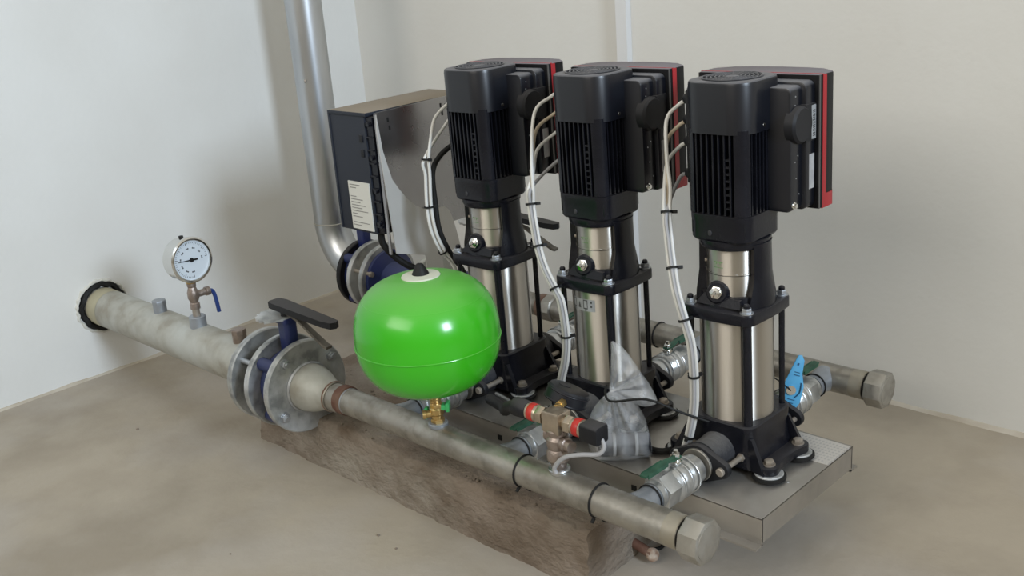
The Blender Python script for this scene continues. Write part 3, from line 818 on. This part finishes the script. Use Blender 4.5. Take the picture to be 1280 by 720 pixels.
for k, w in enumerate((.030, .018, 0, 0, .016, .034, .026, .040, .030, .046, .014, .028, 0, .046, .022)):
    if w: b.box(-.016, -.016+w*1.3, -.1632, -.162, .118-k*.0072, .1198-k*.0072)
b.build('printed_line', mat('faded_ink', (.22, .22, .21), .6), lb)
pl = thing('mounting_plate', 'sheet steel mounting plate with curved cut-outs in front of the control box', 'bracket', (-.9, 0, 0))
def yz_prism(pts, x0, x1):
    b = MB(); mx = Matrix(((0, 0, 1, 0), (1, 0, 0, 0), (0, 1, 0, 0), (0, 0, 0, 1)))
    b.prism(pts, x0, x1, mx); return b
b = yz_prism([(-.102, .640), (-.092, .50), (-.070, .33), (.20, .33), (.205, .646)], -.006, -.0035)
b.build('back_sheet', M['sheet'], pl)
br = [(-.104, .638), (-.096, .55), (-.078, .480), (-.060, .452), (-.038, .424), (-.015, .402), (.010, .388), (.040, .384), (.078, .378), (.092, .366), (.102, .342), (.112, .30), (.120, .262), (.055, .262), (.055, -.058), (.0, -.058), (.0, .272), (-.090, .300), (-.100, .45), (-.108, .60)]
b = yz_prism(br[::-1], .004, .0065)
b.build('bracket_leg', M['sheet_matte'], pl)
b = MB()
for y, z in ((-.064, .619), (-.061, .600), (.105, .625), (.121, .622), (.108, .605)):
    b.box(-.0036, -.0028, y-.0025, y+.0025, z-.005, z+.005)
b.build('slot', M['rubber'], pl)
b = MB(); b.box(-.05, .005, -.10, .20, .636, .640, T(0, 0, 0)) if False else b.box(-.004, .0045, -.104, -.100, .30, .637)
b.build('folded_edge', M['sheet'], pl)
# black cable leaving the bottom of the box
o = MB().tube([(-.95, -.085, .350), (-.948, -.085, .315), (-.935, -.06, .275), (-.92, -.02, .240), (-.90, .04, .215), (-.88, .09, .20)], .0085, 10).build('power_cable', M['rubber'])
tag(o, 'thick black cable curving out of the bottom of the control box', 'cable')

# ------------------------------------------------------------------ cable bundles
def bundle(label, glands, path, mats, px):
    g = thing('cable_bundle', label, 'cable', path[-1], (0, 0, 0), 'cable bundles')
    org = Vector(path[-1])
    n = len(glands)
    for i, gl in enumerate(glands):
        a = 2*PI*i/n+.5; off = Vector((.0055*math.cos(a), .0055*math.sin(a), 0))
        gv = Vector(gl)
        pts = [gv+Vector((.016, 0, 0)), gv, gv+Vector((-.016, -.006, -.010))]
        top = Vector(path[0])
        zi = gv.z-.045
        k0 = 0
        while k0 < len(path)-2 and path[k0][2] > zi: k0 += 1
        if path[0][2] < zi:   # approach the bundle from above
            pts.append(Vector((gv.x-.026, gv.y*.5+top.y*.5, gv.z-.035)))
            if gv.z-.08 > top.z: pts.append(Vector((top.x-.008, top.y*.8+gv.y*.2, (gv.z-.05+top.z)/2)))
        for q in path[k0:]: pts.append(Vector(q)+off)
        MB().tube([tuple(p_-org) for p_ in pts], .0037, 8, sub=5).build('cable', M[mats[i % len(mats)]], g)
    for k in range(1, len(path)-1, 2):
        p_ = Vector(path[k]); d = (Vector(path[k+1])-Vector(path[k-1])).normalized()
        q = d.to_track_quat('Z', 'Y').to_matrix().to_4x4()
        mx = Matrix.Translation(p_-org) @ q
        b = MB(); b.lathe([(.0105, -.0022), (.0118, -.0022), (.0118, .0022), (.0105, .0022)], 20, mx, cap=False); b.box(.010, .020, -.003, .003, -.003, .003, mx)
        b.build('cable_tie', M['rubber'], g)
    return g
x3 = -.14
bundle('white cable bundle with black ties falling between middle and end pumps',
       [(-.128, .030, .690), (-.128, .030, .651), (-.128, .030, .610), (-.128, .030, .549)],
       [(-.134, -.030, .534), (-.126, -.045, .491), (-.112, -.060, .442), (-.095, -.075, .393), (-.076, -.090, .353), (-.055, -.096, .303), (-.041, -.096, .257), (-.036, -.096, .193), (-.037, -.097, .127), (-.046, -.102, .067), (-.062, -.104, .016)],
       ['cable_white', 'cable_tan', 'cable_white', 'cable_grey'], 0)
bundle('white cable bundle with black ties falling between tank-side and middle pumps',
       [(-.449, .028, .690), (-.449, .028, .651), (-.449, .028, .610), (-.449, .028, .549)],
       [(-.458, -.065, .500), (-.455, -.070, .472), (-.443, -.078, .433), (-.429, -.085, .388), (-.408, -.092, .347), (-.379, -.096, .307), (-.363, -.096, .278), (-.355, -.096, .205), (-.360, -.098, .150), (-.374, -.101, .095), (-.382, -.103, .016)],
       ['cable_white', 'cable_tan', 'cable_white', 'cable_grey'], 0)
bundle('pair of white cables in front of the steel mounting plate',
       [(-.768, .018, .655), (-.768, .020, .618)],
       [(-.785, -.048, .579), (-.787, -.058, .535), (-.787, -.059, .497), (-.785, -.066, .424), (-.78, -.064, .365), (-.775, -.045, .312), (-.77, -.015, .268), (-.77, .0, .20)],
       ['cable_white', 'cable_white'], 0)
o = MB().tube([(-.752, .020, .551), (-.770, .015, .556), (-.782, -.02, .535), (-.785, -.045, .50), (-.780, -.050, .424), (-.775, -.050, .365), (-.768, -.03, .305), (-.76, .0, .25), (-.755, .01, .19)], .0065, 10).build('motor_cable', M['rubber'])
tag(o, 'thick black cable running beside the white pair before the mounting plate', 'cable')
o = MB().tube([(-.135, .045, .045), (-.118, .005, .012), (-.104, -.038, .0075), (-.108, -.080, .0075), (-.132, -.098, .0075), (-.165, -.09, .0075), (-.21, -.05, .0075), (-.225, .0, .0075)], .0065, 10).build('ground_cable', M['rubber'])
tag(o, 'black cable looping on the steel frame left of the end pump', 'cable')
o = MB().tube([(-.215, .14, .07), (-.20, .13, .065), (-.175, .10, .045), (-.150, .07, .05), (-.146, .055, .06)], .002, 6).build('sensor_wire', M['rubber'])
tag(o, 'thin dark wire from the rear middle valve to the cable bundle', 'wire')

# ------------------------------------------------------------------ green expansion tank
tk = thing('expansion_tank', 'bright green round expansion tank standing on the front header', 'tank', (-.496, YF, .0))
tk.rotation_euler = (0, LEAN*1.2, 0)
b = MB()
prof = []
c0 = .266; A = .1465; Cc = .121
for i in range(49):
    t_ = -PI/2+PI*i/48
    e = .70
    r_ = A*abs(math.cos(t_))**e; z_ = c0+Cc*math.copysign(abs(math.sin(t_))**.86, math.sin(t_))
    prof.append((r_, z_))
b.lathe(prof, 80)
b.build('shell', M['green'], tk)
b = MB(); b.torus(A+.0002, .0016, T(0, 0, c0-.012), 96, 8); b.build('weld_seam', M['green'], tk)
b = MB(); b.lathe([(.040, c0+Cc-.0040), (.040, c0+Cc-.0028), (.0375, c0+Cc+.0012), (.02, c0+Cc+.0030), (.001, c0+Cc+.0035)], 40); b.build('round_sticker', M['pale'], tk)
b = MB(); b.lathe([(.0175, c0+Cc), (.0170, c0+Cc+.004), (.009, c0+Cc+.020), (.006, c0+Cc+.024), (.0005, c0+Cc+.025)], 28); b.build('valve_cap', M['rubber'], tk)
b = MB(); b.lathe([(.046, c0-Cc+.010), (.048, c0-Cc-.000), (.045, c0-Cc-.005), (.020, c0-Cc-.006)], 40, T(0, 0, 0)); b.build('bottom_ring', M['galv'], tk)
b = MB(); b.cyl(.011, .095, c0-Cc, None, 16)
for k in range(7): b.torus(.011, .0013, T(0, 0, .112+k*.0035), 20, 6)
b.build('threaded_stem', M['brass'], tk)
tv = thing('tank_cock', 'small brass shut-off cock with green tabs between tank and front header', 'valve', (-.496, YF, ZM+.026))
b = MB(); b.cyl(.021, 0, .010, None, 24, .002); b.build('weld_boss', M['galv_blue'], tv)
b = MB(); b.hexa(.0145, .008, .018, bev=.001); b.lathe([(.012, .018), (.012, .026), (.015, .030), (.015, .040), (.012, .044)], 20); b.hexa(.0140, .043, .052, bev=.001)
b.lathe([(.008, 0), (.008, .022), (.010, .023), (.010, .030)], 14, T(0, 0, .030) @ Rm(-2.2, 'Z') @ AX['x']); b.build('cock_body', M['brass'], tv)
for s_, a in ((1, .7), (-1, -2.6)):
    b = MB(); b.box(.008, .026, -.009, .009, .026 if s_ < 0 else .038, .034 if s_ < 0 else .050, Rm(a, 'Z'), bev=.002)
    b.box(.020, .027, -.010, .010, .018 if s_ < 0 else .034, .040 if s_ < 0 else .054, Rm(a, 'Z'), bev=.002); b.build('green_tab', M['bright_green'], tv)

# ------------------------------------------------------------------ sensor tee on the front header
tee = thing('sensor_tee', 'bronze tee with two red-banded pressure sensors on the front header', 'sensor', (-.163, YF, ZM+.026))
b = MB(); b.cyl(.019, 0, .012, None, 24, .002); b.torus(.018, .003, T(0, 0, .009)); b.build('weld_boss', M['galv'], tee)
b = MB(); b.lathe([(.012, .008), (.014, .012), (.0165, .024), (.022, .030), (.022, .046), (.0185, .052), (.021, .058), (.021, .072), (.017, .078), (.021, .082), (.021, .090), (.016, .094)], 26)
b.lathe([(.014, 0), (.014, .026), (.011, .028), (.011, .040)], 20, T(0, 0, .066) @ Rm(-.15, 'Z') @ AX['x'])
b.lathe([(.015, 0), (.015, .022)], 20, T(0, 0, .076) @ AX['-x'])
b.build('stop_valve', M['bronze'], tee)
b = MB(); b.box(-.0195, .0195, -.018, .018, .086, .128, bev=.003)
b.build('tee_block', M['nickel'], tee)
for s_, d in ((-1, '-x'), (1, 'x')):
    b = MB(); mx = T(0, 0, .108) @ Rm(.0, 'Z') @ AX[d]
    b.cyl(.011, .016, .028, mx, 16); b.hexa(.0175, .026, .042, mx, bev=.0015); b.lathe([(.0155, .042), (.0165, .046), (.0165, .066), (.0150, .068)], 28, mx)
    q = b.build('sensor_body', M['nickel'], tee)
    b = MB(); b.lathe([(.0166, .048), (.0172, .049), (.0172, .061), (.0166, .062)], 28, mx, cap=False); b.build('red_band', M['red_tape'], q)
    b = MB()
    if s_ < 0: b.lathe([(.0155, .067), (.0175, .070), (.0185, .100), (.0165, .104)], 20, mx)
    else: b.prism(rsq(.0175, .0175, .006), .067, .108, mx, bev=.003)
    b.build('plug', M['black_matte'], q)
o = MB().tube([(-.058, -.349, .160), (-.052, -.350, .146), (-.062, -.356, .132), (-.095, -.366, .125), (-.128, -.374, .112), (-.150, -.376, .086), (-.148, -.374, .074)], .0042, 10).build('sensor_cable', M['cable_grey'])
tag(o, 'short grey cable looping from the right sensor down to the header', 'cable')
for k, (dy, r_, nm) in enumerate(((0, .012, 'black sheathed sensor hose running left to the tank-side pump port'), (.02, .0035, 'thin grey cable above the black sensor hose'))):
    o = MB().tube([(-.266, YF+dy, .168), (-.30, -.335+dy, .150), (-.36, -.285+dy, .108), (-.44, -.215+dy, .066+dy*.3), (-.53, -.165+dy, .040+dy*.3)], r_, 12).build('sensor_hose', M['black_matte'] if k == 0 else M['cable_grey'])
    tag(o, nm, 'hose')
bg = thing('small_gauge', 'small black round gauge tipped back beside the red-banded tee', 'gauge', (-.202, -.272, .178))
bg.rotation_euler = (-.35, .30, .2)
b = MB(); b.lathe([(.038, -.016), (.0415, -.014), (.0415, .010), (.0385, .014), (.030, .015)], 40); b.build('case', M['gauge_black'], bg)
b = MB(); b.torus(.0415, .002, T(0, 0, -.012), 44, 6); b.torus(.041, .0015, T(0, 0, .007), 44, 6); b.build('bezel', M['black'], bg)
b = MB(); b.cyl(.012, .010, .016, T(-.012, .0, 0), 18); b.build('back_plug', M['black_matte'], bg)
b = MB(); b.hexa(.0085, 0, .016, T(.012, -.040, -.006) @ Rm(.3, 'X') @ AX['-y'], bev=.001); b.cyl(.006, .012, .028, T(.012, -.040, -.006) @ Rm(.3, 'X') @ AX['-y'], 12); b.build('brass_nut', M['brass'], bg)
b = MB(); b.tube([(.014, -.062, -.016), (.024, -.072, -.028), (.034, -.076, -.042)], .007, 10); b.build('elbow', M['bronze'], bg)

# ------------------------------------------------------------------ plastic bag with spare part
GX, GY = -.172, -.146
U = Vector((.724, .690, 0)); Nn = Vector((.55, -.77, .32)).normalized(); S = 1/682.
def to3(px, py): return Vector((GX, GY, 0))+U*((px-782)*S)+Vector((0, 0, 1))*((573-py)*S/.945)
def pillow(b, outl, thick, seed, folds, neck):
    pts = [to3(*p) for p in outl]
    # resample closed outline
    L = []; n = len(pts)
    for i in range(n):
        p0, p1, p2, p3 = pts[i-1], pts[i], pts[(i+1) % n], pts[(i+2) % n]
        for k in range(8):
            t_ = k/8
            L.append(.5*((2*p1)+(-p0+p2)*t_+(2*p0-5*p1+4*p2-p3)*t_*t_+(-p0+3*p1-3*p2+p3)*t_**3))
    c = sum(L, Vector())/len(L); nk = to3(*neck)
    NF = Vector((.690, -.724, 0))
    for s_ in (1, -1):
        rings = []
        for r in range(0, 15):
            q = 1-r/14; ring = []
            for p_ in L:
                v = c+(p_-c)*q
                th = thick*(1-q**2.6)**.5
                dn = (v-nk); ang = math.atan2(dn.z, dn.dot(U)); dist = dn.length
                f = math.sin(ang*folds+seed)*.0075*min(1, dist/.03)*(1-min(1, dist/.16)*.6)+noise.noise(v*26+Vector((seed, 0, s_*3)))*.012
                th = max(0, th)*min(1, .25+dist/.07)
                v = v+NF*s_*(th+f*(1-q**3))
                v.z = max(v.z, .0022)
                ring.append(tuple(v))
            rings.append(ring)
        b.loft(rings, None, cap=False)
bagr = thing('plastic_bag', 'clear plastic bag tied at the neck, holding a dark part, before the middle pump', 'bag', (GX, GY, 0))
b = MB(); bmx = T(-GX, -GY, 0)
pillow(b, [(766, 478), (750, 492), (738, 510), (731, 535), (736, 560), (743, 572), (775, 574), (808, 573), (820, 571), (818, 548), (812, 520), (803, 501), (788, 486), (772, 478)], .040, 1.3, 17, (767, 476))
bmesh.ops.transform(b.bm, matrix=bmx, verts=b.bm.verts); b.build('lower_pouch', M['film'], bagr, ang=50)
b = MB()
pillow(b, [(766, 478), (768, 452), (770, 428), (771, 411), (781, 415), (795, 432), (808, 454), (820, 473), (829, 496), (820, 502), (805, 501), (790, 489), (775, 479)], .022, 4.1, 12, (767, 478))
bmesh.ops.transform(b.bm, matrix=bmx, verts=b.bm.verts); b.build('gathered_top', M['film'], bagr, ang=50)
sp_ = thing('spare_part', 'dark cylindrical spare part lying inside the clear plastic bag', 'fitting', tuple(to3(783, 554)))
b = MB(); mx = Rm(math.atan2(U.y, U.x), 'Z') @ Rm(.04, 'Y') @ AX['x']
b.lathe([(.020, -.052), (.0235, -.048), (.0235, .046), (.020, .050)], 28, mx); b.build('body', M['black_smooth'], sp_)
for z in (-.022, .022):
    b = MB(); b.lathe([(.0238, z-.003), (.0246, z), (.0238, z+.003)], 28, mx, cap=False); b.build('band', M['grey_label'], sp_)
nk = to3(767, 477)
o = MB().tube([tuple(nk+Vector((-.012, .004, .006))), tuple(nk+Vector((.0, -.016, .001))), tuple(nk+Vector((.020, -.022, -.010))), (-.098, -.165, .155), (-.050, -.128, .128), (-.012, -.085, .100)], .0024, 8).build('tie_cord', M['rubber'])
tag(o, 'thin black cord from the neck of the plastic bag to the end pump', 'cord')

# ------------------------------------------------------------------ rusty fitting on the floor at the end of the plinth
rf = thing('rusty_fitting', 'small rusty fitting on the floor beside the right end of the plinth', 'fitting', (-.078, -.190, FL+.020))
b = MB(); bmesh.ops.create_icosphere(b.bm, subdivisions=3, radius=.013)
for v in b.bm.verts: v.co *= 1+.45*noise.noise(v.co*70)
b.build('lump', mat('rust_lump', (.24, .14, .09), .8, c2=(.42, .36, .30), scale=60, bump=.5), rf, ang=70)
b = MB(); b.cyl(.010, 0, .05, AX['-x'] @ Rm(.2, 'Y'), 14); b.build('pipe_stub', M['rust'], rf)
b = MB(); b.tube([(-.03, .02, -.012), (-.015, .05, -.016), (-.03, .10, -.017)], .004, 8); b.build('drain_tube', M['rubber'], rf)

# ------------------------------------------------------------------ camera
cam = bpy.data.cameras.new('camera'); co = bpy.data.objects.new('camera', cam); COL.objects.link(co)
cam.sensor_width = 36; cam.lens = 36*1316.9/1280; cam.clip_start = .05
co.location = (1.0243, -1.6207, 1.0163); co.rotation_euler = (1.2432, .0732, .7618)
bpy.context.scene.camera = co

# ------------------------------------------------------------------ light
def area(name, loc, target, sx, sy, power, color):
    d = bpy.data.lights.new(name, 'AREA'); d.shape = 'RECTANGLE'; d.size = sx; d.size_y = sy; d.energy = power; d.color = color
    o = bpy.data.objects.new(name, d); COL.objects.link(o); o.location = loc
    o.rotation_euler = (Vector(target)-Vector(loc)).to_track_quat('-Z', 'Y').to_euler(); return o
wl_ = area('window_light', (4.3, -1.0, 2.35), (-2.0, -.9, .9), 1.0, 1.35, 42, (.72, .85, 1.0)); wl_.data.spread = math.radians(75)
fl_ = area('soft_front_light', (-.4, -4.2, 3.0), (.0, .74, 1.0), 3.4, 2.0, 24, (1.0, .955, .89)); fl_.data.spread = math.radians(80)  # fill added to brighten the back wall, no real source behind it
w = bpy.data.worlds.new('world'); bpy.context.scene.world = w; w.use_nodes = True
nt = w.node_tree; bgn = nt.nodes['Background']; L_ = nt.links
tc = nt.nodes.new('ShaderNodeTexCoord'); sx = nt.nodes.new('ShaderNodeSeparateXYZ'); L_.new(tc.outputs['Generated'], sx.inputs[0])
cr = nt.nodes.new('ShaderNodeValToRGB'); mr = nt.nodes.new('ShaderNodeMapRange'); mr.inputs[1].default_value = -1; mr.inputs[2].default_value = 1
L_.new(sx.outputs['Z'], mr.inputs[0]); L_.new(mr.outputs[0], cr.inputs[0])
e = cr.color_ramp.elements; e[0].position = .0; e[0].color = (.24, .19, .13, 1); e[1].position = 1; e[1].color = (.90, .86, .75, 1)
a = e.new(.48); a.color = (.34, .29, .21, 1); a = e.new(.53); a.color = (.34, .32, .27, 1); a = e.new(.66); a.color = (.74, .705, .60, 1)
L_.new(cr.outputs[0], bgn.inputs[0]); bgn.inputs[1].default_value = .81

sc = bpy.context.scene
sc.view_settings.view_transform = 'Standard'; sc.view_settings.look = 'None'; sc.view_settings.exposure = 0
